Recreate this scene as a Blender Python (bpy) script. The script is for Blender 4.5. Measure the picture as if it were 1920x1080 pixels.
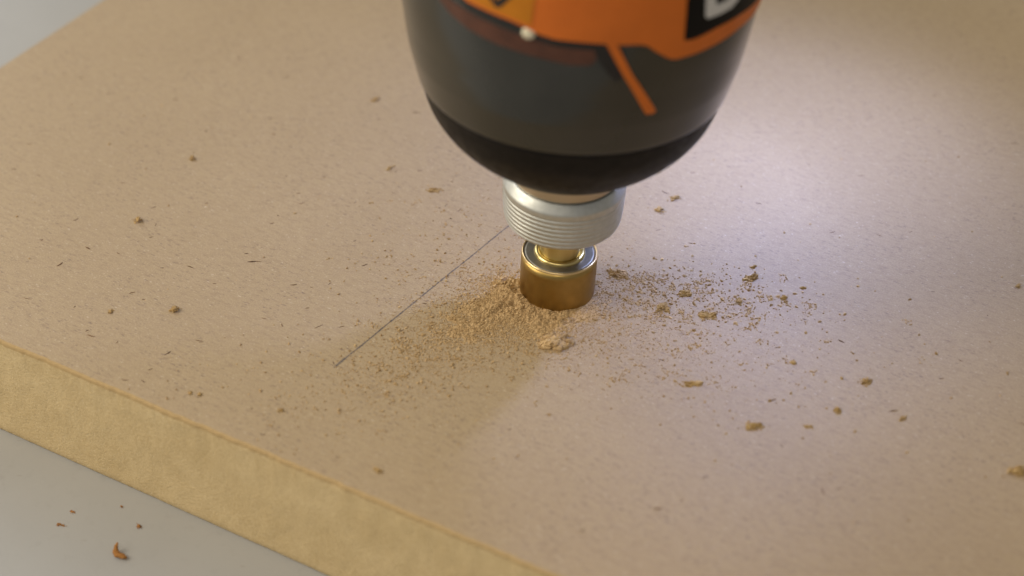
import bpy, bmesh, math, random
import numpy as np
from mathutils import Vector, Matrix, noise

# ------------------------------------------------------------------ scene, camera, light
for o in list(bpy.data.objects):
    bpy.data.objects.remove(o)
scene = bpy.context.scene
COL = scene.collection
MM = 0.001                                   # everything below is laid out in millimetres

cam_d = bpy.data.cameras.new('camera')
cam = bpy.data.objects.new('camera', cam_d)
COL.objects.link(cam)
cam.location = (-7.745 * MM, -253.275 * MM, 198.114 * MM)
cam.rotation_euler = (math.radians(90 - 38), 0, 0)
cam_d.sensor_width = 36
cam_d.lens = 36 * 3500 / 1920
cam_d.clip_start = 0.005
cam_d.clip_end = 20
cam_d.dof.use_dof = True
cam_d.dof.focus_distance = 0.322
cam_d.dof.aperture_fstop = 11
cam_d.dof.aperture_blades = 7
scene.camera = cam

world = bpy.data.worlds.new('World')
scene.world = world
world.use_nodes = True
wb = world.node_tree.nodes['Background']
wb.inputs[0].default_value = (1.0, 0.985, 0.94, 1)
wb.inputs[1].default_value = 0.27


def area_light(name, loc, target, size, size_y, power, colour):
    d = bpy.data.lights.new(name, 'AREA')
    d.shape = 'RECTANGLE'
    d.size, d.size_y, d.energy, d.color = size, size_y, power, colour
    o = bpy.data.objects.new(name, d)
    COL.objects.link(o)
    o.location = loc
    o.rotation_euler = (Vector(target) - Vector(loc)).to_track_quat('-Z', 'Y').to_euler()
    return o


area_light('window_light', (-0.76, -0.06, 0.52), (0, 0, 0), 0.5, 0.5, 5.9, (1.0, 0.91, 0.74))
area_light('ceiling_light', (-0.20, -0.62, 0.80), (0, 0, 0), 0.7, 0.35, 2.3, (1.0, 0.91, 0.76))
area_light('back_fill_light', (-0.95, 1.15, 0.75), (0, 0, 0), 0.9, 0.5, 7.2, (0.97, 0.98, 1.0))  # unseen lamp added to put a cool sheen on the far left table

scene.render.engine = 'CYCLES'
scene.cycles.samples = 128
scene.cycles.use_denoising = True
scene.render.resolution_x, scene.render.resolution_y = 1024, 576
vs = scene.view_settings
vs.view_transform = 'Standard'
vs.look = 'None'
vs.exposure = 0
vs.gamma = 1
vs.use_curve_mapping = False

random.seed(7)
RNG = np.random.default_rng(11)


# ------------------------------------------------------------------ material helpers
def new_mat(name):
    m = bpy.data.materials.new(name)
    m.use_nodes = True
    nt = m.node_tree
    return m, nt, nt.nodes['Principled BSDF']


class NT:
    """short hand for building node graphs"""
    def __init__(self, nt):
        self.nt = nt
        self.tc = nt.nodes.new('ShaderNodeTexCoord')

    def n(self, t, **kw):
        nd = self.nt.nodes.new(t)
        for k, v in kw.items():
            setattr(nd, k, v)
        return nd

    def l(self, a, b):
        self.nt.links.new(a, b)

    def mapping(self, rot=0, scale=(1, 1, 1), loc=(0, 0, 0), src=None):
        m = self.n('ShaderNodeMapping')
        m.inputs['Rotation'].default_value = (0, 0, rot)
        m.inputs['Scale'].default_value = scale
        m.inputs['Location'].default_value = loc
        self.l(src or self.tc.outputs['Object'], m.inputs['Vector'])
        return m.outputs[0]

    def noise(self, vec, scale, detail=3, rough=0.55):
        t = self.n('ShaderNodeTexNoise')
        t.inputs['Scale'].default_value = scale
        t.inputs['Detail'].default_value = detail
        t.inputs['Roughness'].default_value = rough
        self.l(vec, t.inputs['Vector'])
        return t.outputs['Fac']

    def ramp(self, fac, p0, p1, c0=(0, 0, 0, 1), c1=(1, 1, 1, 1)):
        r = self.n('ShaderNodeValToRGB')
        e = r.color_ramp.elements
        e[0].position, e[1].position = p0, p1
        e[0].color, e[1].color = c0, c1
        self.l(fac, r.inputs[0])
        return r.outputs[0]

    def math(self, op, a, b):
        m = self.n('ShaderNodeMath', operation=op)
        for i, v in enumerate((a, b)):
            if isinstance(v, (int, float)):
                m.inputs[i].default_value = v
            else:
                self.l(v, m.inputs[i])
        return m.outputs[0]

    def mix(self, fac, a, b, blend='MIX'):
        m = self.n('ShaderNodeMix', data_type='RGBA', blend_type=blend)
        for s, v in ((m.inputs[0], fac), (m.inputs[6], a), (m.inputs[7], b)):
            if isinstance(v, (int, float)):
                s.default_value = v
            elif isinstance(v, tuple):
                s.default_value = v
            else:
                self.l(v, s)
        return m.outputs[2]

    def bump(self, h, strength, dist, bsdf):
        b = self.n('ShaderNodeBump')
        b.inputs['Strength'].default_value = strength
        b.inputs['Distance'].default_value = dist
        self.l(h, b.inputs['Height'])
        self.l(b.outputs[0], bsdf.inputs['Normal'])

    def flecks(self, rot, sx, sy, thr, gate, loc=(0, 0, 0)):
        """scattered short strokes: stretched Voronoi cells, only some of them marked"""
        warp = self.n('ShaderNodeTexNoise')
        warp.inputs['Scale'].default_value = 900
        self.l(self.tc.outputs['Object'], warp.inputs['Vector'])
        vm = self.n('ShaderNodeVectorMath', operation='MULTIPLY_ADD')
        self.l(warp.outputs['Color'], vm.inputs[0])
        vm.inputs[1].default_value = (0.0006, 0.0006, 0)
        self.l(self.tc.outputs['Object'], vm.inputs[2])
        v = self.mapping(rot, (sx, sy, 1), loc, vm.outputs[0])
        t = self.n('ShaderNodeTexVoronoi', voronoi_dimensions='2D')
        t.inputs['Scale'].default_value = 1.0
        self.l(v, t.inputs['Vector'])
        sep = self.n('ShaderNodeSeparateColor')
        self.l(t.outputs['Color'], sep.inputs[0])
        d = self.ramp(t.outputs['Distance'], thr * 0.45, thr, (1, 1, 1, 1), (0, 0, 0, 1))
        g = self.ramp(sep.outputs[0], gate, min(1.0, gate + 0.12))
        m = self.math('MULTIPLY', d, g)
        return self.math('MULTIPLY', m, sep.outputs[1])


def plain(name, col, rough=0.5, metal=0.0, spec=0.5, var=0.0, vscale=400, bump=0.0, bscale=2500, coat=0.0):
    m, nt, b = new_mat(name)
    t = NT(nt)
    ob = t.tc.outputs['Object']
    if var:
        f = t.noise(ob, vscale, 4)
        lo = tuple(c * (1 - var) for c in col) + (1,)
        hi = tuple(min(1, c * (1 + var)) for c in col) + (1,)
        t.l(t.ramp(f, 0.3, 0.7, lo, hi), b.inputs['Base Color'])
        rr = t.ramp(t.noise(ob, vscale * 1.7, 4), 0.3, 0.7, (rough * .82,) * 3 + (1,), (min(1, rough * 1.2),) * 3 + (1,))
        t.l(rr, b.inputs['Roughness'])
    else:
        b.inputs['Base Color'].default_value = tuple(col) + (1,)
        b.inputs['Roughness'].default_value = rough
    b.inputs['Metallic'].default_value = metal
    b.inputs['Specular IOR Level'].default_value = spec
    b.inputs['Coat Weight'].default_value = coat
    if bump:
        t.bump(t.noise(ob, bscale, 3), bump, 0.0001, b)
    return m


def board_top_mat():
    m, nt, b = new_mat('mdf_face')
    t = NT(nt)
    ob = t.tc.outputs['Object']
    big = t.noise(ob, 28, 3)
    mid = t.noise(ob, 300, 5, 0.65)
    streak = t.noise(t.mapping(0.5, (420, 1500, 400)), 1.0, 4, 0.65)
    fine = t.noise(ob, 3600, 2, 0.6)
    c = t.ramp(big, 0.3, 0.7, (0.410, 0.300, 0.172, 1), (0.460, 0.343, 0.203, 1))
    c = t.mix(t.ramp(mid, 0.35, 0.75), c, (0.435, 0.320, 0.192, 1))
    c = t.mix(t.math('MULTIPLY', t.ramp(streak, 0.46, 0.72), 0.75), c, (0.345, 0.242, 0.145, 1))
    c = t.mix(t.math('MULTIPLY', t.ramp(fine, 0.50, 0.72), 0.62), c, (0.33, 0.235, 0.15, 1))
    c = t.mix(t.math('MULTIPLY', t.ramp(fine, 0.25, 0.46, (1, 1, 1, 1), (0, 0, 0, 1)), 0.50), c, (0.57, 0.45, 0.32, 1))
    patch = t.ramp(t.noise(ob, 75, 3), 0.38, 0.62, (0.25,) * 3 + (1,), (1, 1, 1, 1))
    for rot, sx, sy, thr, gate, loc, k in ((0.35, 360, 1500, .22, .78, (0, 0, 0), .75), (1.1, 400, 1600, .22, .80, (3.3, 7, 0), .75),
                                           (-0.6, 300, 1300, .18, .84, (9, 2, 0), .75), (0.1, 800, 2300, .30, .70, (4, 4, 0), .6),
                                           (-1.2, 850, 2000, .28, .74, (14, 8, 0), .6), (0.8, 150, 900, .10, .80, (2, 18, 0), .45)):
        f = t.math('MULTIPLY', t.flecks(rot, sx, sy, thr, gate, loc), patch)
        c = t.mix(t.math('MULTIPLY', f, k), c, (0.145, 0.095, 0.078, 1))
    light = None
    for rot, sx, sy, thr, gate, loc in ((0.2, 560, 1500, .18, .93, (1, 5, 0)), (-0.5, 640, 1700, .18, .93, (6, 1, 0)), (0.9, 1100, 2600, .26, .86, (16, 11, 0))):
        f = t.flecks(rot, sx, sy, thr, gate, loc)
        c = t.mix(t.math('MULTIPLY', f, 0.6), c, (0.74, 0.64, 0.50, 1))
    t.l(c, b.inputs['Base Color'])
    b.inputs['Roughness'].default_value = 0.55
    b.inputs['Specular IOR Level'].default_value = 0.42
    h = t.math('ADD', t.math('MULTIPLY', fine, 0.7), t.math('MULTIPLY', streak, 0.6))
    t.bump(h, 0.30, 0.00018, b)
    return m


def board_edge_mat():
    m, nt, b = new_mat('mdf_sawn_edge')
    t = NT(nt)
    ob = t.tc.outputs['Object']
    mott = t.noise(ob, 90, 5, 0.65)
    fuzz = t.noise(t.mapping(0, (1500, 1500, 1900)), 1.0, 5, 0.75)
    fine = t.noise(ob, 3000, 3, 0.6)
    c = t.ramp(mott, 0.3, 0.7, (0.56, 0.415, 0.215, 1), (0.67, 0.515, 0.288, 1))
    c = t.mix(t.math('MULTIPLY', t.ramp(fuzz, 0.48, 0.7), 0.65), c, (0.46, 0.315, 0.15, 1))
    c = t.mix(t.math('MULTIPLY', t.ramp(fine, 0.28, 0.48, (1, 1, 1, 1), (0, 0, 0, 1)), 0.75), c, (0.74, 0.60, 0.38, 1))
    t.l(c, b.inputs['Base Color'])
    b.inputs['Roughness'].default_value = 0.9
    b.inputs['Specular IOR Level'].default_value = 0.15
    h = t.math('ADD', fuzz, t.math('MULTIPLY', fine, 0.6))
    t.bump(h, 0.5, 0.0004, b)
    return m


def dust_mat(name, dark, light, scale=2200):
    m, nt, b = new_mat(name)
    t = NT(nt)
    ob = t.tc.outputs['Object']
    geo = t.n('ShaderNodeNewGeometry')
    f = t.math('ADD', t.math('MULTIPLY', geo.outputs['Random Per Island'], 0.6),
               t.math('MULTIPLY', t.noise(ob, scale, 4, 0.7), 0.5))
    t.l(t.ramp(f, 0.15, 0.85, dark + (1,), light + (1,)), b.inputs['Base Color'])
    b.inputs['Roughness'].default_value = 0.95
    b.inputs['Specular IOR Level'].default_value = 0.1
    t.bump(t.noise(ob, 5200, 3), 0.6, 0.00015, b)
    return m


def table_mat():
    m, nt, b = new_mat('grey_table_paint')
    t = NT(nt)
    ob = t.tc.outputs['Object']
    c = t.ramp(t.noise(ob, 22, 4), 0.3, 0.7, (0.35, 0.345, 0.335, 1), (0.39, 0.385, 0.375, 1))
    c = t.mix(t.math('MULTIPLY', t.ramp(t.noise(ob, 420, 5, .7), 0.55, 0.85), 0.28), c, (0.235, 0.222, 0.205, 1))
    c = t.mix(t.math('MULTIPLY', t.flecks(0.4, 160, 500, .10, .86), 0.5), c, (0.25, 0.22, 0.19, 1))
    t.l(c, b.inputs['Base Color'])
    b.inputs['Roughness'].default_value = 0.42
    t.bump(t.noise(ob, 900, 3), 0.08, 0.0002, b)
    return m


def pencil_mat():
    m, nt, b = new_mat('graphite')
    t = NT(nt)
    f = t.noise(t.tc.outputs['Object'], 2600, 4, 0.7)
    t.l(t.ramp(f, 0.38, 0.66, (0.06, 0.058, 0.066, 1), (0.27, 0.205, 0.15, 1)), b.inputs['Base Color'])
    b.inputs['Roughness'].default_value = 0.45
    return m


def emit_mat(name, col, strength):
    m, nt, b = new_mat(name)
    b.inputs['Base Color'].default_value = (.8, .8, .8, 1)
    b.inputs['Emission Color'].default_value = col + (1,)
    b.inputs['Emission Strength'].default_value = strength
    return m


M = {
    'top': board_top_mat(),
    'edge': board_edge_mat(),
    'arris': dust_mat('mdf_arris', (0.41, 0.275, 0.128), (0.52, 0.37, 0.19), 900),
    'table': table_mat(),
    'pencil': pencil_mat(),
    'dust': dust_mat('sawdust_fine', (0.33, 0.205, 0.088), (0.60, 0.42, 0.22)),
    'crumb': dust_mat('sawdust_crumb', (0.30, 0.185, 0.070), (0.56, 0.385, 0.175)),
    'fibre': dust_mat('dark_fibre', (0.07, 0.04, 0.03), (0.24, 0.15, 0.09)),
    'curl': dust_mat('brown_shaving', (0.20, 0.075, 0.02), (0.42, 0.205, 0.065), 900),
    'housing': plain('smoked_grey_plastic', (0.027, 0.027, 0.023), 0.18, spec=0.62, var=0.22, vscale=70, bump=0.05, bscale=4000),
    'boot': plain('black_rubber', (0.006, 0.005, 0.005), 0.5, spec=0.16, var=0.2, vscale=300, bump=0.1, bscale=3000),
    'orange': plain('orange_plastic', (0.64, 0.152, 0.017), 0.45, spec=0.3, var=0.05, vscale=200, bump=0.04, bscale=4000),
    'sticker': plain('amber_sticker', (0.52, 0.18, 0.008), 0.42, spec=0.3, var=0.06, vscale=300),
    'gasket': plain('black_gasket', (0.012, 0.009, 0.008), 0.6),
    'band': plain('painted_orange_reflection', (0.085, 0.028, 0.014), 0.45, var=0.25, vscale=260),  # the orange cover's reflection on the grey housing, put into the colour
    'label': plain('black_label', (0.003, 0.003, 0.003), 0.5, spec=0.15),
    'white': plain('white_print', (0.62, 0.60, 0.57), 0.5, var=0.05),
    'stud': plain('cream_stud', (0.75, 0.68, 0.50), 0.35),
    'alu': plain('satin_aluminium', (0.60, 0.60, 0.565), 0.50, metal=1.0, var=0.05, vscale=900),
    'alu_neck': plain('turned_steel_neck', (0.55, 0.47, 0.36), 0.3, metal=1.0),
    'brass': plain('satin_brass', (0.40, 0.268, 0.088), 0.38, metal=1.0, var=0.12, vscale=350),
    'brass_bright': plain('polished_brass', (0.62, 0.49, 0.21), 0.28, metal=1.0),
    'brass_rim': plain('worn_brass_rim', (0.74, 0.55, 0.29), 0.28, metal=1.0),
    'cutter_face': plain('dull_grey_steel', (0.25, 0.232, 0.19), 0.45, metal=0.9, var=0.12, vscale=900),
    'battery': plain('battery_plastic', (0.02, 0.02, 0.02), 0.5, var=0.15, vscale=200),
    'led': emit_mat('led_lens', (0.78, 0.84, 1.0), 12.0),
}


# ------------------------------------------------------------------ mesh helpers
def tag(o, label=None, cat=None, group=None, kind=None):
    if label: o['label'] = label
    if cat: o['category'] = cat
    if group: o['group'] = group
    if kind: o['kind'] = kind
    return o


def mesh_obj(name, verts, faces, mats, parent=None, smooth=True, loc=(0, 0, 0)):
    me = bpy.data.meshes.new(name)
    me.from_pydata([tuple(v) for v in verts], [], faces)
    for m in (mats if isinstance(mats, (list, tuple)) else [mats]):
        me.materials.append(m)
    if smooth:
        me.polygons.foreach_set('use_smooth', [True] * len(me.polygons))
    me.update()
    o = bpy.data.objects.new(name, me)
    COL.objects.link(o)
    o.parent = parent
    o.location = loc
    return o


def empty(name, loc=(0, 0, 0), rot=(0, 0, 0)):
    o = bpy.data.objects.new(name, None)
    o.empty_display_size = 0.01
    COL.objects.link(o)
    o.location, o.rotation_euler = loc, rot
    return o


def lathe(name, prof, mat, parent, seg=128, cap=True):
    """prof: (height, radius) pairs in mm; turned about the local Z axis"""
    V, F = [], []
    n = len(prof)
    for t, r in prof:
        for k in range(seg):
            a = 2 * math.pi * k / seg
            V.append((r * MM * math.cos(a), r * MM * math.sin(a), t * MM))
    for i in range(n - 1):
        for k in range(seg):
            k2 = (k + 1) % seg
            F.append((i * seg + k, i * seg + k2, (i + 1) * seg + k2, (i + 1) * seg + k))
    if cap:
        F.append(tuple(range(seg))[::-1])
        F.append(tuple((n - 1) * seg + k for k in range(seg)))
    o = mesh_obj(name, V, F, mat, parent)
    if cap:
        o.data.polygons[len(F) - 1].use_smooth = False
        o.data.polygons[len(F) - 2].use_smooth = False
    return o


# profile of the driver's nose: height above the board along the axis, radius
PT = [28.9, 29.5, 31.0, 34, 38, 43, 48, 54, 60, 66, 74, 85, 100]
PR = [12.4, 13.7, 15.75, 19.1, 22.1, 24.0, 25.25, 26.5, 27.3, 27.6, 27.8, 28.0, 28.0]
PM = list(np.gradient(np.array(PR), np.array(PT)))


def r_of(t):
    t = min(max(t, PT[0]), PT[-1])
    i = 0
    while i < len(PT) - 2 and t > PT[i + 1]:
        i += 1
    h = PT[i + 1] - PT[i]
    s = (t - PT[i]) / h
    return ((2*s**3 - 3*s**2 + 1) * PR[i] + (s**3 - 2*s**2 + s) * h * PM[i]
            + (-2*s**3 + 3*s**2) * PR[i+1] + (s**3 - s**2) * h * PM[i+1])


def on_nose(name, faces_pts, height, mat, parent, sink=0.25, step=1.2):
    """flat outline(s) in (angle in degrees, height in mm) wrapped onto the nose as a raised plate"""
    bm = bmesh.new()
    K = math.radians(1) * 27.0
    for pts in faces_pts:
        vs_ = [bm.verts.new((a * K, t, 0)) for a, t in pts]
        bm.faces.new(vs_)
    bmesh.ops.remove_doubles(bm, verts=bm.verts, dist=1e-4)
    bmesh.ops.triangulate(bm, faces=bm.faces)
    xs = [v.co.x for v in bm.verts]
    ys = [v.co.y for v in bm.verts]
    x = math.ceil(min(xs) / step) * step
    while x < max(xs):
        bmesh.ops.bisect_plane(bm, geom=bm.verts[:] + bm.edges[:] + bm.faces[:], plane_co=(x, 0, 0), plane_no=(1, 0, 0))
        x += step
    y = math.ceil(min(ys) / step) * step
    while y < max(ys):
        bmesh.ops.bisect_plane(bm, geom=bm.verts[:] + bm.edges[:] + bm.faces[:], plane_co=(0, y, 0), plane_no=(0, 1, 0))
        y += step
    bmesh.ops.recalc_face_normals(bm, faces=bm.faces)
    r = bmesh.ops.extrude_face_region(bm, geom=bm.faces[:])
    top = {v for v in r['geom'] if isinstance(v, bmesh.types.BMVert)}
    # a rim of vertices slightly inside would be smoother; a small bevel is enough at this size
    for v in bm.verts:
        h = height if v in top else -sink
        a, t = v.co.x / 27.0, v.co.y
        rr = (r_of(t) + h) * MM
        v.co = (rr * math.cos(a), rr * math.sin(a), t * MM)
    bmesh.ops.recalc_face_normals(bm, faces=bm.faces)
    me = bpy.data.meshes.new(name)
    bm.to_mesh(me)
    bm.free()
    me.materials.append(mat)
    o = bpy.data.objects.new(name, me)
    COL.objects.link(o)
    o.parent = parent
    return o


def loft(name, rings, mat, parent, smooth=True):
    """rings: lists of equal numbers of points (mm) skinned into a closed body"""
    n = len(rings[0])
    V = [tuple(c * MM for c in p) for r in rings for p in r]
    F = []
    for i in range(len(rings) - 1):
        for k in range(n):
            k2 = (k + 1) % n
            F.append((i * n + k, i * n + k2, (i + 1) * n + k2, (i + 1) * n + k))
    F.append(tuple(range(n))[::-1])
    F.append(tuple((len(rings) - 1) * n + k for k in range(n)))
    return mesh_obj(name, V, F, mat, parent, smooth)


def fbm(x, y, z=0.0, octv=4, h=0.6):
    v, a, f = 0.0, 1.0, 1.0
    for _ in range(octv):
        v += a * noise.noise((x * f, y * f, z * f))
        a *= h
        f *= 2.03
    return v


# ------------------------------------------------------------------ setting: the table
t_sz = 1.4
tbl = mesh_obj('table_top', [(-t_sz, -t_sz, 0), (t_sz, -t_sz, 0), (t_sz, t_sz, 0), (-t_sz, t_sz, 0),
                             (-t_sz, -t_sz, -.03), (t_sz, -t_sz, -.03), (t_sz, t_sz, -.03), (-t_sz, t_sz, -.03)],
               [(0, 1, 2, 3), (4, 7, 6, 5), (0, 4, 5, 1), (1, 5, 6, 2), (2, 6, 7, 3), (3, 7, 4, 0)], M['table'],
               smooth=False, loc=(0, 0, -22.5 * MM))
tag(tbl, kind='structure')

# ------------------------------------------------------------------ the board
BOARD_ROT = math.radians(-30.15)


def build_board():
    LEN, WID, TH = 420.0, 380.0, 22.5
    V, F, MI = [], [], []
    # front strip: columns along the edge, rows from the face over the arris and down to the table
    rows = [('f', 4.0), ('f', 2.2), ('f', 1.3), ('f', 0.8), ('f', 0.45), ('f', 0.2), ('a', 0.0), ('a', 0.3), ('a', 0.85)]
    zdown = [1.15] + [1.5 + i * 0.75 for i in range(27)] + [21.9, 22.25, 22.45]
    rows += [('e', z) for z in zdown]
    step, n = 0.33, int(300 / 0.33)
    for i in range(n + 1):
        x = i * step
        wob = 0.30 * fbm(x * 0.11, 3.1)
        nib = 0.13 * fbm(x * 0.9, 8.7)
        dip = 0.10 * abs(fbm(x * 0.5, 21.3)) + 0.06 * abs(fbm(x * 2.2, 5.5))
        for k, d in rows:
            if k == 'f':
                fall = max(0.0, 1 - d / 0.9) ** 2
                V.append((x, d + wob * max(0, 1 - d / 4) + nib * max(0, 1 - d), -dip * fall - 0.02 * fall))
            elif k == 'a':
                V.append((x, wob + nib * (1 - d * .6) + [0.06, 0, 0][[0.0, 0.3, 0.85].index(d)], -dip - d * 0.9 - 0.03))
            else:
                out = 0.10 * fbm(x * 0.25, d * 0.25, 2.0, 2) + 0.05 * fbm(x * 0.8, d * 0.8, 7.0, 1)
                if d > 21.5:
                    out = out * 0.3 + (d - 21.5) ** 2 * 0.45 + 0.1 * abs(fbm(x * 0.6, 40.0))
                V.append((x, wob * max(0, 1 - d / 8) + out * min(1, d / 2), -d - dip * max(0, 1 - d / 2)))
    m = len(rows)
    for i in range(n):
        for j in range(m - 1):
            a = i * m + j
            F.append((a, a + 1, a + m + 1, a + m))
            MI.append(0 if j < 4 else (2 if j < 8 else 1))
    xe = n * step
    base = len(V)
    # rest of the top, the left edge with a small bevel, the far sides and the underside
    V += [(0.0, 4.0, 0), (xe, 4.0, 0), (xe, WID, 0), (0.0, WID, 0),
          (-0.35, 4.0, -0.4), (-0.35, WID, -0.4), (-0.35, WID, -TH), (-0.35, 4.0, -TH),
          (xe, WID, -TH), (xe, 4.0, -TH), (-0.35, 0.3, -0.6), (-0.35, 0.3, -TH)]
    b = base
    F += [(b, b + 1, b + 2, b + 3), (b, b + 3, b + 5, b + 4), (b + 4, b + 5, b + 6, b + 7),
          (b + 3, b + 2, b + 8, b + 6, b + 5), (b + 1, b + 9, b + 8, b + 2),
          (b + 4, b + 7, b + 11, b + 10), (b, b + 4, b + 10, 6, 0)]
    MI += [0, 2, 1, 1, 1, 1, 2]
    me = bpy.data.meshes.new('mdf_board')
    me.from_pydata([(x * MM, y * MM, z * MM) for x, y, z in V], [], F)
    for k in ('top', 'edge', 'arris'):
        me.materials.append(M[k])
    me.polygons.foreach_set('material_index', MI)
    me.polygons.foreach_set('use_smooth', [True] * (len(F) - 7) + [False] * 7)
    bm = bmesh.new()
    bm.from_mesh(me)
    bmesh.ops.recalc_face_normals(bm, faces=bm.faces)
    up = [f for f in bm.faces if abs(f.normal.z) > .99 and f.calc_area() > 0.01]
    if up and up[0].normal.z < 0:
        bmesh.ops.reverse_faces(bm, faces=bm.faces)
    bm.to_mesh(me)
    bm.free()
    o = bpy.data.objects.new('mdf_board', me)
    COL.objects.link(o)
    o.location = (-144.7 * MM, 16.12 * MM, 0)
    o.rotation_euler = (0, 0, BOARD_ROT)
    return o


board = build_board()
tag(board, 'tan fibreboard panel with a pale sawn edge lying on the grey table', 'board')


def pencil_line():
    p0, p1 = Vector((-36.9, -20.9)), Vector((2.0, 32.8))
    d = (p1 - p0)
    L = d.length
    d.normalize()
    s = Vector((-d.y, d.x))
    V, F = [], []
    n = 260
    for i in range(n + 1):
        u = i / n
        w = 0.135 + 0.085 * fbm(u * 40, 2.0, octv=3)
        if u < 0.045:
            w += 0.09 * math.sin(u / 0.045 * math.pi) 
        if i == 0:
            w = 0.02
        c = p0 + d * (L * u) + s * (0.10 * fbm(u * 6, 9.0, octv=2) + 0.03 * fbm(u * 60, 4.0, octv=2))
        for q in (-w, w):
            V.append(((c.x + s.x * q) * MM, (c.y + s.y * q) * MM, 0.012 * MM))
    for i in range(n):
        F.append((2 * i, 2 * i + 2, 2 * i + 3, 2 * i + 1))
    o = mesh_obj('pencil_line', V, F, M['pencil'])
    o.parent = board
    o.matrix_parent_inverse = (Matrix.Translation(board.location) @ Matrix.Rotation(BOARD_ROT, 4, 'Z')).inverted()
    tag(o, 'thin dark pencil line drawn across the board to the cutter')
    return o


pencil_line()

# ------------------------------------------------------------------ the driver
TILT = (0, math.radians(2.41), 0)
drv = empty('power_driver', (0, 0, 0), TILT)
tag(drv, 'dark grey and orange power driver with a silver chuck collar held over the board', 'power tool')

# nose boot, housing, motor end
prof = [(28.75, 8.0), (28.7, 11.4)] + [(t, r_of(t)) for t in np.linspace(28.9, 31.5, 12)] + [(t, r_of(t)) for t in np.linspace(32, 43.6, 26)]
prof += [(43.95, r_of(43.9) - 0.05), (44.1, r_of(44) - 0.35)]
lathe('nose_boot', prof, M['boot'], drv, 160)
prof = [(43.7, r_of(43.7) - 0.6), (44.0, r_of(44) - 0.30), (44.15, r_of(44.2) + 0.05), (44.4, r_of(44.4) + 0.17)]
prof += [(t, r_of(t) + float(np.interp(t, [44.5, 49.3, 49.8, 50.6, 55, 100], [0.17, 0.27, 0.30, 0.27, 0.1, 0.1]))) for t in np.linspace(44.8, 100, 130)]
lathe('housing', prof, M['housing'], drv, 160)
prof = [(100.0, 27.2), (100.4, 28.3), (104, 29), (112, 29.4), (134, 29.2), (148, 28), (156, 25.5), (161, 21), (164, 14), (165, 6)]
lathe('motor_housing', prof, M['orange'], drv, 96)

# orange cover, its strip, gasket line and, below, its reflection painted as a red-brown band
edge_low = [(-150, 84), (-141, 74), (-134, 70), (-126.9, 68.14), (-120.3, 67.8), (-112.5, 67.3), (-108.4, 66.8), (-104.3, 66.1), (-99.5, 65.6),
            (-92.6, 65.5), (-87.1, 65.36), (-80.8, 65.04), (-74.4, 64.85), (-72, 64.4), (-69.9, 63.5), (-65.1, 61.8), (-62.7, 61.35),
            (-55.4, 61.36), (-46.6, 61.6), (-35.9, 62.0), (-26.4, 61.9), (-10, 62.3), (-2, 64), (3, 69), (6, 78)]
on_nose('front_cover', [edge_low + [(6, 98), (-150, 98)]], 0.55, M['orange'], drv)
on_nose('cover_strip', [[(-85.4, 65.9), (-82.0, 65.6), (-76.1, 60.0), (-66.0, 52.5), (-66.0, 52.2), (-66.8, 51.85), (-69.2, 52.0), (-69.6, 52.3), (-78.7, 59.8)]],
        0.48, M['orange'], drv)
gl = [(a, t) for a, t in edge_low if -151 < a < -79]
on_nose('cover_gasket', [[(a, t + 0.6) for a, t in gl] + [(-76.5, 60.0), (-80.5, 58.6), (-85, 61.2), (-88, 64.1)] +
                         [(a, t - 1.3) for a, t in reversed(gl) if a < -89]], 0.28, M['gasket'], drv)
on_nose('reflection_band', [[(-146, 72), (-140, 69.2), (-134.2, 66.9), (-130.9, 66.6), (-123, 66.0), (-114, 65.4), (-105.8, 64.8), (-99.4, 64.5), (-93.2, 64.45), (-87.3, 64.4),
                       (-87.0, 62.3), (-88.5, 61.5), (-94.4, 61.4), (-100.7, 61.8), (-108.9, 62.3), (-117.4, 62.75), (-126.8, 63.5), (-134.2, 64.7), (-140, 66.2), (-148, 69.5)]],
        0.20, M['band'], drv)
# amber sticker with its dark tick
on_nose('amber_sticker', [[(-126.2, 68.75), (-120.3, 68.35), (-112.5, 67.9), (-106.4, 67.3), (-105.7, 71.1), (-104.5, 84), (-132, 84), (-131, 72)]], 0.66, M['sticker'], drv)
on_nose('sticker_mark', [[(-122.2, 71.7), (-121.0, 72.1), (-116.9, 70.05), (-109.6, 73.9), (-108.9, 73.2), (-115.6, 69.1), (-117.2, 68.9)]], 0.72, M['gasket'], drv)
# black name plate with the corner of its white letter
on_nose('name_plate', [[(-61.6, 84), (-61.3, 70.6), (-60.5, 64.35), (-58.5, 64.1), (-56.3, 64.1), (-48, 64.6), (-37.5, 64.6), (-26, 64.2), (-9, 64.4), (-8, 66), (-6, 84)]],
        0.66, M['label'], drv)


def letter_d():
    outer = [(-54.6, 73.0), (-54.6, 69.8), (-54.0, 67.3), (-52.9, 66.85), (-47.7, 66.8), (-43.0, 66.9), (-39.5, 67.9), (-37.2, 70.0), (-36.6, 72.6),
             (-37.2, 75.4), (-39.5, 77.6), (-43.0, 78.7), (-47.7, 78.9), (-53.6, 78.9), (-54.6, 78.5)]
    inner = [(-50.7, 73.0), (-50.7, 70.2), (-50.5, 68.75), (-49.7, 68.6), (-47.2, 68.6), (-44.4, 68.8), (-42.2, 69.5), (-40.9, 71.0), (-40.6, 72.6),
             (-40.9, 74.3), (-42.2, 75.9), (-44.4, 76.8), (-47.2, 77.1), (-50.2, 77.1), (-50.7, 76.7)]
    n = len(outer)
    quads = [[outer[i], outer[(i + 1) % n], inner[(i + 1) % n], inner[i]] for i in range(n)]
    return on_nose('white_letter', quads, 0.72, M['white'], drv)


letter_d()
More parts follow.
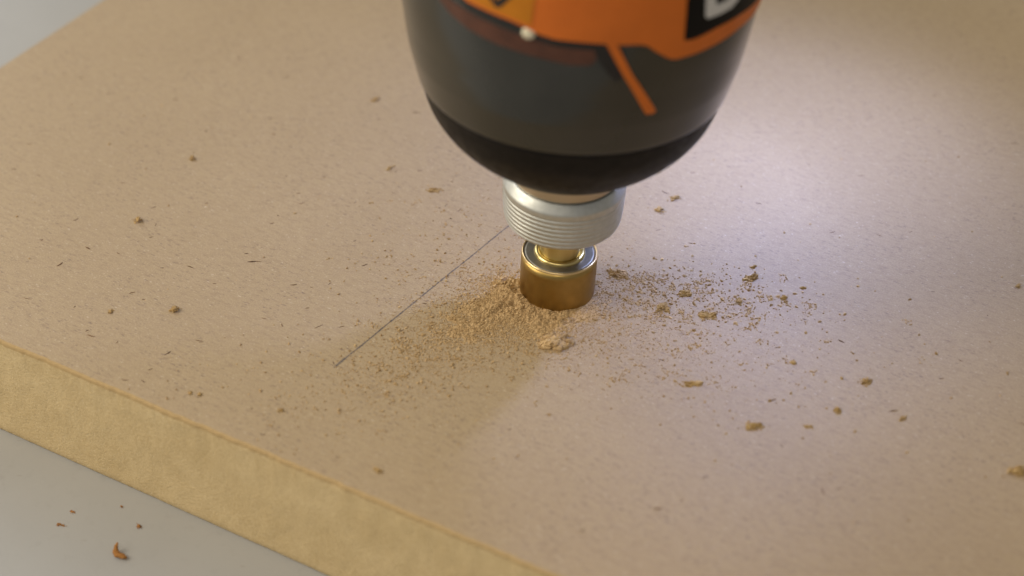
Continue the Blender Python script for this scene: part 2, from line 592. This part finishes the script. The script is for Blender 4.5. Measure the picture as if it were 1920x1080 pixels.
# small cream stud on the cover seam
stud_a, stud_t = math.radians(-107.2), 65.75
st = lathe('stud', [(-0.4, 1.0), (0.25, 1.0), (0.5, 0.85), (0.66, 0.55), (0.72, 0.15)], M['stud'], drv, 24)
rr = r_of(stud_t)
st.location = (rr * MM * math.cos(stud_a), rr * MM * math.sin(stud_a), stud_t * MM)
st.rotation_euler = Vector((math.cos(stud_a), math.sin(stud_a), -0.1)).to_track_quat('Z', 'Y').to_euler()

# spindle neck and grooved chuck collar
lathe('spindle_neck', [(23.5, 8.9), (24.4, 8.9), (27, 8.85), (29.6, 8.8)], M['alu_neck'], drv, 96)


def collar_r(t):
    return float(np.interp(t, [16.0, 16.6, 17.5, 18.5, 20, 22.2, 22.7], [9.74, 9.84, 9.95, 10.03, 10.1, 10.18, 10.2]))


prof = [(15.05, 5.0), (15.0, 7.6), (15.03, 8.35), (15.15, 8.85), (15.4, 9.28), (15.75, 9.58)]
for g in range(7):
    z0 = 16.15 + g * 0.86
    for dz, dr in ((0.0, 0.0), (0.06, -0.08), (0.15, -0.13), (0.24, -0.08), (0.31, 0.0), (0.5, 0.02), (0.7, 0.01)):
        prof.append((z0 + dz, collar_r(z0 + dz) + dr))
prof += [(22.3, 10.19), (22.55, 10.2), (22.75, 10.14), (22.95, 10.02), (24.1, 9.34), (24.3, 9.16), (24.38, 8.95), (24.3, 8.5)]
lathe('chuck_collar', prof, M['alu'], drv, 160)

# pistol grip, trigger, battery foot and the work light on its bracket: above the frame
HD = Vector((0.70, 0.714, 0)).normalized()
SD = Vector((-HD.y, HD.x, 0))


def oval(c, w, h, n=28, p=2.6):
    pts = []
    for k in range(n):
        a = 2 * math.pi * k / n
        cx, sx = math.cos(a), math.sin(a)
        u = math.copysign(abs(cx) ** (2 / p), cx) * w
        v = math.copysign(abs(sx) ** (2 / p), sx) * h
        q = Vector(c) + SD * u + Vector((0, 0, v))
        pts.append(tuple(q))
    return pts


def hp(d, z):
    q = HD * d
    return (q.x, q.y, z)


loft('grip', [oval(hp(18, 122), 17, 20), oval(hp(32, 122), 16.5, 18), oval(hp(50, 124), 16, 17), oval(hp(75, 128), 16.5, 18.5), oval(hp(100, 132), 17.5, 20), oval(hp(112, 133), 22, 26)], M['housing'], drv)
loft('trigger', [oval(hp(32, 104), 6, 7, 20), oval(hp(42, 101), 6.5, 8, 20), oval(hp(54, 106), 6, 6, 20)], M['orange'], drv)
loft('battery', [oval(hp(111, 128), 30, 38, 28, 5), oval(hp(114, 128), 33, 41, 28, 5), oval(hp(134, 128), 33, 41, 28, 5), oval(hp(137, 128), 30, 38, 28, 5)], M['battery'], drv)
loft('lamp_bracket', [oval(hp(24, 95), 5, 5, 16), oval(hp(40, 86), 4.5, 4.5, 16), oval(hp(54, 78), 4.5, 4.5, 16), oval(hp(62, 71), 5, 5, 16)], M['battery'], drv)
pod = lathe('lamp_pod', [(-6, 4.2), (-5.6, 5.6), (0, 6.2), (5, 5.6), (7, 3)], M['battery'], drv, 48)
pod.location = Vector(hp(61, 66)) * MM
lens = lathe('lamp_lens', [(-6.15, 0.3), (-6.1, 3.9), (-5.9, 4.0)], M['led'], pod, 48)
aim = (Vector(hp(42, 0)) - Vector(hp(61, 66))).normalized()
pod.rotation_euler = (-aim).to_track_quat('Z', 'Y').to_euler()
ld = bpy.data.lights.new('work_light', 'SPOT')
ld.energy = 0.30
ld.color = (0.37, 0.47, 1.0)
ld.spot_size = math.radians(140)
ld.spot_blend = 0.6
ld.shadow_soft_size = 0.0038
lo = bpy.data.objects.new('work_light', ld)
COL.objects.link(lo)
lo.parent = drv
lo.location = (Vector(hp(61, 66)) + aim * 7.0) * MM
lo.rotation_euler = aim.to_track_quat('-Z', 'Y').to_euler()

# ------------------------------------------------------------------ the brass cutter
cut = empty('hole_cutter', (0, 0, 0), TILT)
tag(cut, 'brass hole cutter standing in sawdust under the silver collar', 'drill bit')
lathe('cutter_body', [(-3.0, 6.42), (0.2, 6.45), (3.0, 6.48), (6.5, 6.5), (7.97, 6.5)], M['brass'], cut, 128)
lathe('cutter_rim', [(7.95, 6.505), (8.08, 6.49), (8.19, 6.44), (8.26, 6.36), (8.28, 6.29), (8.25, 6.21), (8.05, 6.17)], M['brass_rim'], cut, 128, cap=False)
lathe('cutter_face', [(8.09, 6.2), (8.10, 5.6), (8.10, 4.0), (8.10, 3.4)], M['cutter_face'], cut, 128)
ring = []
for k in range(13):
    a = math.pi * k / 12
    ring.append((8.05 + 0.62 * math.sin(a), 4.40 - 0.0 - 0.52 * (1 - math.cos(a))))
lathe('shoulder_ring', ring, M['brass_bright'], cut, 128, cap=False)
lathe('shank', [(8.0, 3.55), (8.45, 3.5), (8.6, 3.42), (10.5, 3.42), (11.2, 3.3), (17.0, 3.3)], M['brass_bright'], cut, 96)

# ------------------------------------------------------------------ sawdust: the heap and the fine grains (uncountable)
HEAPS = [(-8.2, 0.8, 1.5, 1.5), (-7.6, -2.8, 1.3, 1.7), (-5.0, -6.2, 1.0, 1.9), (-0.5, -8.0, 0.8, 1.9), (4.2, -7.0, 0.45, 1.8),
         (-10.5, -5.0, 0.55, 2.4), (-13.5, -8.5, 0.26, 3.2), (-17.5, -11.5, 0.16, 3.4), (-4, -11, 0.22, 2.8), (-1.0, -14.4, 0.5, 1.6),
         (7.5, -4.5, 0.22, 2.0)]


def heap_h(x, y):
    h = 0.0
    for cx, cy, a, s in HEAPS:
        h += a * math.exp(-((x - cx) ** 2 + (y - cy) ** 2) / (2 * s * s))
    return h


def heap_z(x, y):
    h = heap_h(x, y)
    n1 = fbm(x * 0.45, y * 0.45, 1.0)
    n2 = fbm(x * 1.7, y * 1.7, 5.0)
    return h * (0.62 + 0.5 * n1) + min(1.0, 0.35 + h) * (0.13 * n2 + 0.10 * n1) - 0.13


def build_sawdust():
    V, F = [], []
    x0, x1, y0, y1, st_ = -36.0, 15.0, -28.0, 9.0, 0.22
    nx, ny = int((x1 - x0) / st_), int((y1 - y0) / st_)
    Z = np.zeros((nx + 1, ny + 1))
    for i in range(nx + 1):
        for j in range(ny + 1):
            x, y = x0 + i * st_, y0 + j * st_
            Z[i, j] = heap_z(x, y) if heap_h(x, y) > 0.06 else -0.3
    idx = -np.ones((nx + 1, ny + 1), int)
    for i in range(nx):
        for j in range(ny):
            q = ((i, j), (i + 1, j), (i + 1, j + 1), (i, j + 1))
            if max(Z[a] for a in q) < 0.0:
                continue
            f = []
            for a in q:
                if idx[a] < 0:
                    idx[a] = len(V)
                    V.append((x0 + a[0] * st_ + random.uniform(-.06, .06), y0 + a[1] * st_ + random.uniform(-.06, .06), max(Z[a], -0.08)))
                f.append(int(idx[a]))
            F.append(tuple(f))
    nV = len(V)
    # grains
    P = []

    def spray(n, cx, cy, sx, sy, rot, s0, s1, power=2.2):
        a = RNG.normal(0, 1, (n, 2)) * (sx, sy)
        c, s = math.cos(rot), math.sin(rot)
        xs = cx + a[:, 0] * c - a[:, 1] * s
        ys = cy + a[:, 0] * s + a[:, 1] * c
        sz = s0 + (s1 - s0) * RNG.random(n) ** power
        for k in range(n):
            P.append((xs[k], ys[k], sz[k]))

    def clusters(n, cx, cy, sx, sy, rot, m0, m1, spread):
        c, s = math.cos(rot), math.sin(rot)
        for _ in range(n):
            a, b = RNG.normal(0, sx), RNG.normal(0, sy)
            qx, qy = cx + a * c - b * s, cy + a * s + b * c
            sp = spread * RNG.uniform(0.5, 1.5)
            for _ in range(int(RNG.integers(m0, m1))):
                P.append((qx + RNG.normal(0, sp * 1.5), qy + RNG.normal(0, sp), RNG.uniform(0.14, 0.36)))

    spray(6000, -1, -3, 9, 8, 0, 0.06, 0.24)
    spray(6500, -11, -7, 5.5, 4.5, 0.7, 0.06, 0.26)
    spray(4500, -17, -13, 9, 6.0, 0.7, 0.05, 0.22)
    spray(2600, -24, -20, 10, 5, 0.55, 0.05, 0.22)
    spray(2600, 4, -12, 13, 6, 0.0, 0.05, 0.20)
    spray(4200, -3, -8, 5, 4, 0, 0.07, 0.28)
    spray(3200, -8.5, -2, 2.6, 3.4, 0.3, 0.07, 0.28)
    spray(700, 20, -1, 11, 4.5, -0.1, 0.08, 0.34, 2)
    spray(260, 22, -1.5, 11, 5.0, -0.1, 0.30, 0.62, 1.6)
    spray(150, -9, 2, 6, 5, 0.9, 0.28, 0.52, 1.6)
    spray(110, 14, -12, 14, 8, 0, 0.28, 0.5, 1.6)
    spray(110, -18, 6, 11, 12, 0.9, 0.26, 0.46, 1.6)
    spray(130, -24, -18, 13, 6, 0.5, 0.28, 0.5, 1.6)
    spray(60, -40, -24, 18, 9, 0.3, 0.25, 0.45, 1.6)
    spray(70, 30, -22, 16, 9, 0.0, 0.28, 0.52, 1.6)
    spray(1400, 14, -10, 14, 7, 0, 0.06, 0.22)
    spray(1300, 18, -20, 16, 8, 0, 0.06, 0.22)
    spray(900, -20, 8, 12, 10, 0.9, 0.06, 0.24, 3)
    spray(700, -30, -28, 14, 9, 0, 0.06, 0.26, 3)
    spray(500, -10, 26, 14, 8, 0, 0.06, 0.24, 3)
    clusters(80, 22, -2, 10, 4.5, -0.1, 6, 20, 0.4)
    clusters(34, 13, 1.5, 4, 2.6, -0.3, 5, 15, 0.5)
    clusters(60, 15, -14, 15, 7, 0, 4, 14, 0.45)
    clusters(70, -18, -12, 9, 5, 0.6, 6, 18, 0.45)
    clusters(26, -18, 12, 9, 9, 0.9, 3, 8, 0.35)
    clusters(18, -34, -26, 14, 7, 0.2, 2, 6, 0.35)
    for _ in range(1500):
        P.append((RNG.uniform(-115, 95), RNG.uniform(-62, 95), 0.05 + 0.15 * RNG.random() ** 3))
    for _ in range(70):
        P.append((RNG.uniform(-100, 80), RNG.uniform(-55, 70), RNG.uniform(0.25, 0.42)))
    # unit icosahedron
    ph = (1 + 5 ** .5) / 2
    ico = np.array([(-1, ph, 0), (1, ph, 0), (-1, -ph, 0), (1, -ph, 0), (0, -1, ph), (0, 1, ph), (0, -1, -ph), (0, 1, -ph), (ph, 0, -1), (ph, 0, 1), (-ph, 0, -1), (-ph, 0, 1)])
    ico /= np.linalg.norm(ico[0])
    icf = [(0, 11, 5), (0, 5, 1), (0, 1, 7), (0, 7, 10), (0, 10, 11), (1, 5, 9), (5, 11, 4), (11, 10, 2), (10, 7, 6), (7, 1, 8),
           (3, 9, 4), (3, 4, 2), (3, 2, 6), (3, 6, 8), (3, 8, 9), (4, 9, 5), (2, 4, 11), (6, 2, 10), (8, 6, 7), (9, 8, 1)]
    sinr, cosr = math.sin(-BOARD_ROT), math.cos(-BOARD_ROT)
    for x, y, s in P:
        s *= 0.66 if heap_h(x, y) > 0.10 else 0.60
        if x * x + y * y < 6.4 ** 2:
            continue
        bx, by = x + 144.7, y - 16.12                  # keep grains on the board
        v_ = bx * sinr + by * cosr
        if v_ < 1.0:
            continue
        st3 = np.array([RNG.uniform(0.7, 1.5), RNG.uniform(0.65, 1.1), RNG.uniform(0.45, 0.85)]) * s
        pts = ico * RNG.uniform(0.65, 1.25, (12, 1)) * st3
        a = RNG.uniform(0, 6.28)
        c, sn = math.cos(a), math.sin(a)
        tl = RNG.uniform(-.4, .4)
        px = pts[:, 0] * c - pts[:, 1] * sn
        py = pts[:, 0] * sn + pts[:, 1] * c
        pz = pts[:, 2] + tl * pts[:, 0]
        z = max(0.0, heap_z(x, y)) if heap_h(x, y) > 0.06 else 0.0
        z += 0.35 * st3[2]
        b0 = len(V)
        V.extend(zip(px + x, py + y, pz + z))
        F.extend([(b0 + i, b0 + j, b0 + k) for i, j, k in icf])
    o = mesh_obj('sawdust', [(x * MM, y * MM, z * MM) for x, y, z in V], F, M['dust'], smooth=False)
    return o


dust = build_sawdust()
tag(dust, 'fine tan sawdust heaped round the brass cutter and strewn over the board', 'sawdust', kind='stuff')



def build_fibres():
    """stray dark slivers lying flat on the face"""
    V, F = [], []
    MARKS = [(14.1, -53.4), (39.3, -49.7), (52.9, -31.4), (73.0, -34.7), (33.9, -28.9), (-86.9, 7.0), (-82.9, 11.8), (-53.3, 7.8), (-64.0, 6.3), (-64.5, -17.2), (-78.0, -12.7), (47.0, -14.1)]
    for n_ in range(170):
        if n_ < len(MARKS):
            x, y = MARKS[n_]
        elif RNG.random() < 0.55:
            x, y = RNG.normal(-40, 34), RNG.normal(12, 24)
        else:
            x, y = RNG.uniform(-105, 90), RNG.uniform(-58, 80)
        if ((x + 144.7) * 0.5023 + (y - 16.12) * 0.8647) < 2 or x * x + y * y < 80:
            continue
        L, w = RNG.uniform(0.2, 0.6) * (1.6 if RNG.random() < .12 else 1), RNG.uniform(0.035, 0.085)
        if n_ < len(MARKS):
            L, w = RNG.uniform(0.6, 0.95), RNG.uniform(0.10, 0.17)
        a = RNG.normal(-0.1, 0.7)
        bend = RNG.uniform(-0.25, 0.25)
        b0 = len(V)
        for k in range(5):
            u = k / 4 * 2 - 1
            ww = w * (1.05 - abs(u) ** 2)
            lx, ly = u * L, bend * L * u * u
            px, py = lx * math.cos(a) - ly * math.sin(a), lx * math.sin(a) + ly * math.cos(a)
            ox, oy = -math.sin(a) * ww, math.cos(a) * ww
            V += [(x + px - ox, y + py - oy, 0.0), (x + px, y + py, 0.05 + ww * 0.8), (x + px + ox, y + py + oy, 0.0)]
        for k in range(4):
            q = b0 + k * 3
            F += [(q, q + 3, q + 4, q + 1), (q + 1, q + 4, q + 5, q + 2)]
    o = mesh_obj('wood_fibres', [(x * MM, y * MM, z * MM) for x, y, z in V], F, M['fibre'])
    return tag(o, 'dark stray wood fibres lying flat all over the tan board', 'fibres', kind='stuff')


build_fibres()

# ------------------------------------------------------------------ crumbs: the sawdust lumps one can count
ICO = {}


def ico_verts(sub):
    if sub not in ICO:
        bm = bmesh.new()
        bmesh.ops.create_icosphere(bm, subdivisions=sub, radius=1)
        ICO[sub] = ([v.co.copy() for v in bm.verts], [tuple(v.index for v in f.verts) for f in bm.faces])
        bm.free()
    return ICO[sub]


def crumb(x, y, w, label, h=0.55, stretch=1.4, rot=None, z=0.0, mat='crumb', cat='crumb', group='sawdust crumbs', name='sawdust_crumb', lobes=None, seed=0):
    """a loose lump w mm wide: several ragged lobes grown together"""
    rnd = random.Random(int(x * 31 + y * 77 + seed))
    vs0, fs0 = ico_verts(2)
    V, F = [], []
    rot = rnd.uniform(0, 3.1) if rot is None else rot
    R = w / 2
    n = lobes or int(9 + 9 * w)
    lump = rnd.uniform(0, 50)
    for k in range(n):
        if k == 0:
            c, r = Vector((0, 0, h * R * 0.40)), R * 0.50
        else:
            a, d = rnd.uniform(0, 6.28), R * rnd.random() ** 0.7
            d *= 0.85 + 0.55 * noise.noise((math.cos(a) * 1.3 + lump, math.sin(a) * 1.3, 0))
            r = R * rnd.uniform(0.10, 0.30)
            top = h * R * max(0.12, 1 - (d / R) ** 1.5) * (0.8 + 0.6 * noise.noise((math.cos(a) + lump, math.sin(a), 7)))
            c = Vector((math.cos(a) * d, math.sin(a) * d, rnd.uniform(0.1, 1.0) * top))
        sd = rnd.uniform(0, 90)
        sq = Vector((rnd.uniform(.7, 1.5), rnd.uniform(.7, 1.3), rnd.uniform(.5, 1.0)))
        tw = Matrix.Rotation(rnd.uniform(0, 6.28), 3, Vector((rnd.gauss(0, .4), rnd.gauss(0, .4), 1)))
        b0 = len(V)
        for v in vs0:
            q = noise.noise(v * 1.6 + Vector((sd, 0, 0))) * 0.55 + noise.noise(v * 4.0 + Vector((sd, 9, 0))) * 0.40
            p = tw @ (Vector((v.x * sq.x, v.y * sq.y, v.z * sq.z)) * (r * (1 + q)))
            if k == 0:
                p.z *= h
            p += c
            V.append(Vector((p.x * stretch, p.y / stretch ** 0.4, max(p.z, -0.05))))
        F += [tuple(b0 + i for i in f) for f in fs0]
    # a few loose grains at its foot
    vs1, fs1 = ico_verts(1)
    for k in range(int(2 + w * 3)):
        a, d, r = rnd.uniform(0, 6.28), R * rnd.uniform(0.85, 1.5), rnd.uniform(0.06, 0.17) * min(1, w / 2)
        b0 = len(V)
        V += [Vector((math.cos(a) * d * stretch, math.sin(a) * d / stretch ** 0.4, r * .5)) + v * (r * rnd.uniform(.7, 1.3)) for v in vs1]
        F += [tuple(b0 + i for i in f) for f in fs1]
    o = mesh_obj(name, [v * MM for v in V], F, M[mat], None, smooth=False, loc=(x * MM, y * MM, z * MM))
    o.rotation_euler = (0, 0, rot)
    return tag(o, label, cat, group)


CR = [
    (-34.7, 60.8, 1.5, 'small tan crumb left of the driver housing, highest crumb on the board', dict(h=.9)),
    (-68.1, 39.9, 1.3, 'small brown crumb on the upper left of the board, well below the board corner', dict(h=1.0)),
    (-75.2, 19.9, 1.6, 'upright tan crumb on the left of the board with a soft shadow', dict(h=1.2, stretch=1.0)),
    (-65.0, -6.0, 1.7, 'tan crumb above the pale sawn edge, left of the pencil line end', dict(h=1.2, stretch=1.0)),
    (-75.8, -6.3, 1.0, 'tiny brown crumb close above the sawn edge at far left', dict(h=.8)),
    (22.3, 26.9, 1.6, 'dark crumb to the right of the collar, the farther of two', dict(h=1.0, stretch=1.5, rot=0.3)),
    (19.1, 23.2, 1.7, 'ragged tan crumb right of the collar, the nearer of two', dict(h=.95, stretch=1.2)),
    (10.8, 4.2, 3.0, 'loose tan clump of dust just right of the brass cutter rim', dict(h=.5, stretch=1.3, rot=-0.3, mat='dust', lobes=45)),
    (17.9, -5.2, 2.5, 'tall rough tan crumb among the dust right of the cutter', dict(h=.8, stretch=1.1)),
    (25.2, -7.3, 2.4, 'flat oblong tan crumb right of the tall rough one', dict(h=.45, stretch=1.7, rot=0.05)),
    (34.0, 3.2, 2.1, 'long tan crumb at the back of the scattered dust', dict(h=.6, stretch=1.6, rot=0.5)),
    (22.0, -1.2, 2.2, 'tan crumb in the middle of the scattered dust', dict(h=.6, stretch=1.4, rot=0.2)),
    (31.0, -3.6, 1.9, 'pale crumb behind the flat oblong one', dict(h=.7, stretch=1.2)),
    (38.8, -2.7, 1.5, 'small upright crumb at the right end of the scattered dust', dict(h=1.0, stretch=1.0)),
    (34.5, 6.2, 1.1, 'tiny crumb behind all the scattered dust on the right', dict(h=.9)),
    (42.5, 0.2, 0.95, 'tiny dark crumb, outermost right of the scattered dust', dict(h=1.0)),
    (49.7, -24.3, 1.9, 'brown crumb with a thin tail, alone on the right of the board', dict(h=.9, stretch=1.3, rot=0.6)),
    (44.0, -31.4, 1.5, 'upright brown crumb in the lower right of the board', dict(h=1.2, stretch=1.0)),
    (30.2, -35.2, 2.5, 'large dark oblong crumb in front, lower right of the cutter', dict(h=.6, stretch=1.6, rot=0.05)),
    (38.9, -35.2, 1.3, 'small blurred crumb between the large oblong one and the upright one', dict(h=.6)),
    (54.1, -33.3, 1.3, 'pale blurred crumb in the lower right, right of the upright one', dict(h=.8)),
    (69.6, -45.5, 2.9, 'large tan crumb cut off by the right border of the picture', dict(h=.8, stretch=1.4, rot=0.2)),
    (79.6, 0.8, 1.0, 'tiny olive crumb at the right border beside the lit patch', dict(h=.9)),
    (62.2, -17.3, 0.9, 'tiny brown crumb on bare board far right of the dust', dict(h=.9)),
    (72.9, -22.3, 0.8, 'tiny dark crumb near the right border above the large one', dict(h=.9)),
    (21.6, -24.9, 2.2, 'low spread crumb in front of the cutter on the right', dict(h=.4, stretch=1.7, rot=0.1)),
    (38.4, -19.6, 1.4, 'small crumb between the scattered dust and the tailed crumb', dict(h=.6, stretch=1.4)),
    (-0.6, -14.8, 5.0, 'large crumbly clump of sawdust in front of the brass cutter', dict(h=.48, stretch=1.2, rot=0.15, lobes=70, mat='dust')),
    (-28.2, -45.2, 1.2, 'small blurred crumb near the sawn edge at bottom centre', dict(h=.8)),
    (-57.9, -27.5, 0.95, 'right one of two tiny crumbs above the sawn edge on the left', dict(h=.7)),
    (-59.5, -27.2, 0.85, 'left one of two tiny crumbs above the sawn edge on the left', dict(h=.7)),
    (-9.6, 1.3, 3.2, 'lumpy brown clump piled against the left side of the brass cutter', dict(h=.85, stretch=1.1, lobes=45, mat='dust')),
    (-44.4, -31.4, 1.0, 'tiny brown crumb below the lower end of the pencil line', dict(h=.8)),
    (-22.0, 29.5, 1.8, 'low loose crumb at the left below the black nose of the driver', dict(h=.4, stretch=1.6, rot=0.2)),
    (-30.7, 36.8, 1.4, 'blurred tan crumb left of the black nose, farther of the low ones', dict(h=.6)),
]
for x, y, w, lab, kw in CR:
    crumb(x, y, w * (0.88 if x > 15 and y < -10 else 1.0), lab, **kw)

TZ = -22.5
for x, y, w, lab, kw in [
    (-69.3, -34.9, 0.95, 'tiny round brown crumb on the grey table above the curled shaving', dict(h=.9)),
    (-82.3, -34.5, 1.0, 'tiny flat brown crumb on the grey table, left of the others', dict(h=.5, stretch=1.6, rot=-0.4)),
    (-72.9, -30.2, 0.6, 'tiny reddish crumb on the grey table nearest the sawn edge', dict(h=.9)),
    (-80.9, -31.4, 0.75, 'tiny thin brown crumb on the grey table, upper left', dict(h=.5, stretch=1.7, rot=-0.5)),
]:
    crumb(x, y, w, lab, z=TZ, mat='curl', group='crumbs on the grey table', **kw)


def curl_shaving():
    """a short bent shaving lying on the table"""
    path = [Vector((-0.55, 1.55, 1.3)), Vector((-0.75, 0.9, 0.9)), Vector((-0.72, 0.2, 0.62)), Vector((-0.35, -0.35, 0.5)), Vector((0.25, -0.62, 0.5)), Vector((0.85, -0.85, 0.45)), Vector((1.25, -1.0, 0.35))]
    rad = [0.16, 0.34, 0.46, 0.52, 0.5, 0.42, 0.15]
    n, seg = 36, 14
    V, F = [], []
    for i in range(n + 1):
        u = i / n * (len(path) - 1)
        k = min(int(u), len(path) - 2)
        f = u - k
        c = path[k].lerp(path[k + 1], f)
        r = rad[k] * (1 - f) + rad[k + 1] * f
        d = (path[k + 1] - path[k]).normalized()
        a1 = d.cross(Vector((0, 0, 1))).normalized()
        a2 = a1.cross(d)
        for j in range(seg):
            a = 2 * math.pi * j / seg
            q = r * (1 + 0.30 * fbm(math.cos(a) + u, math.sin(a) + u, u * 1.3, 3))
            p = c + a1 * (math.cos(a) * q) + a2 * (math.sin(a) * q * 0.7)
            V.append((p.x * MM, p.y * MM, max(p.z, 0.01) * MM))
    for i in range(n):
        for j in range(seg):
            j2 = (j + 1) % seg
            F.append((i * seg + j, i * seg + j2, (i + 1) * seg + j2, (i + 1) * seg + j))
    F += [tuple(range(seg))[::-1], tuple(n * seg + j for j in range(seg))]
    o = mesh_obj('wood_shaving', V, F, M['curl'], loc=(-71.3 * MM, -41.3 * MM, TZ * MM))
    return tag(o, 'curled orange brown shaving lying on the grey table at lower left', 'shaving')


curl_shaving()
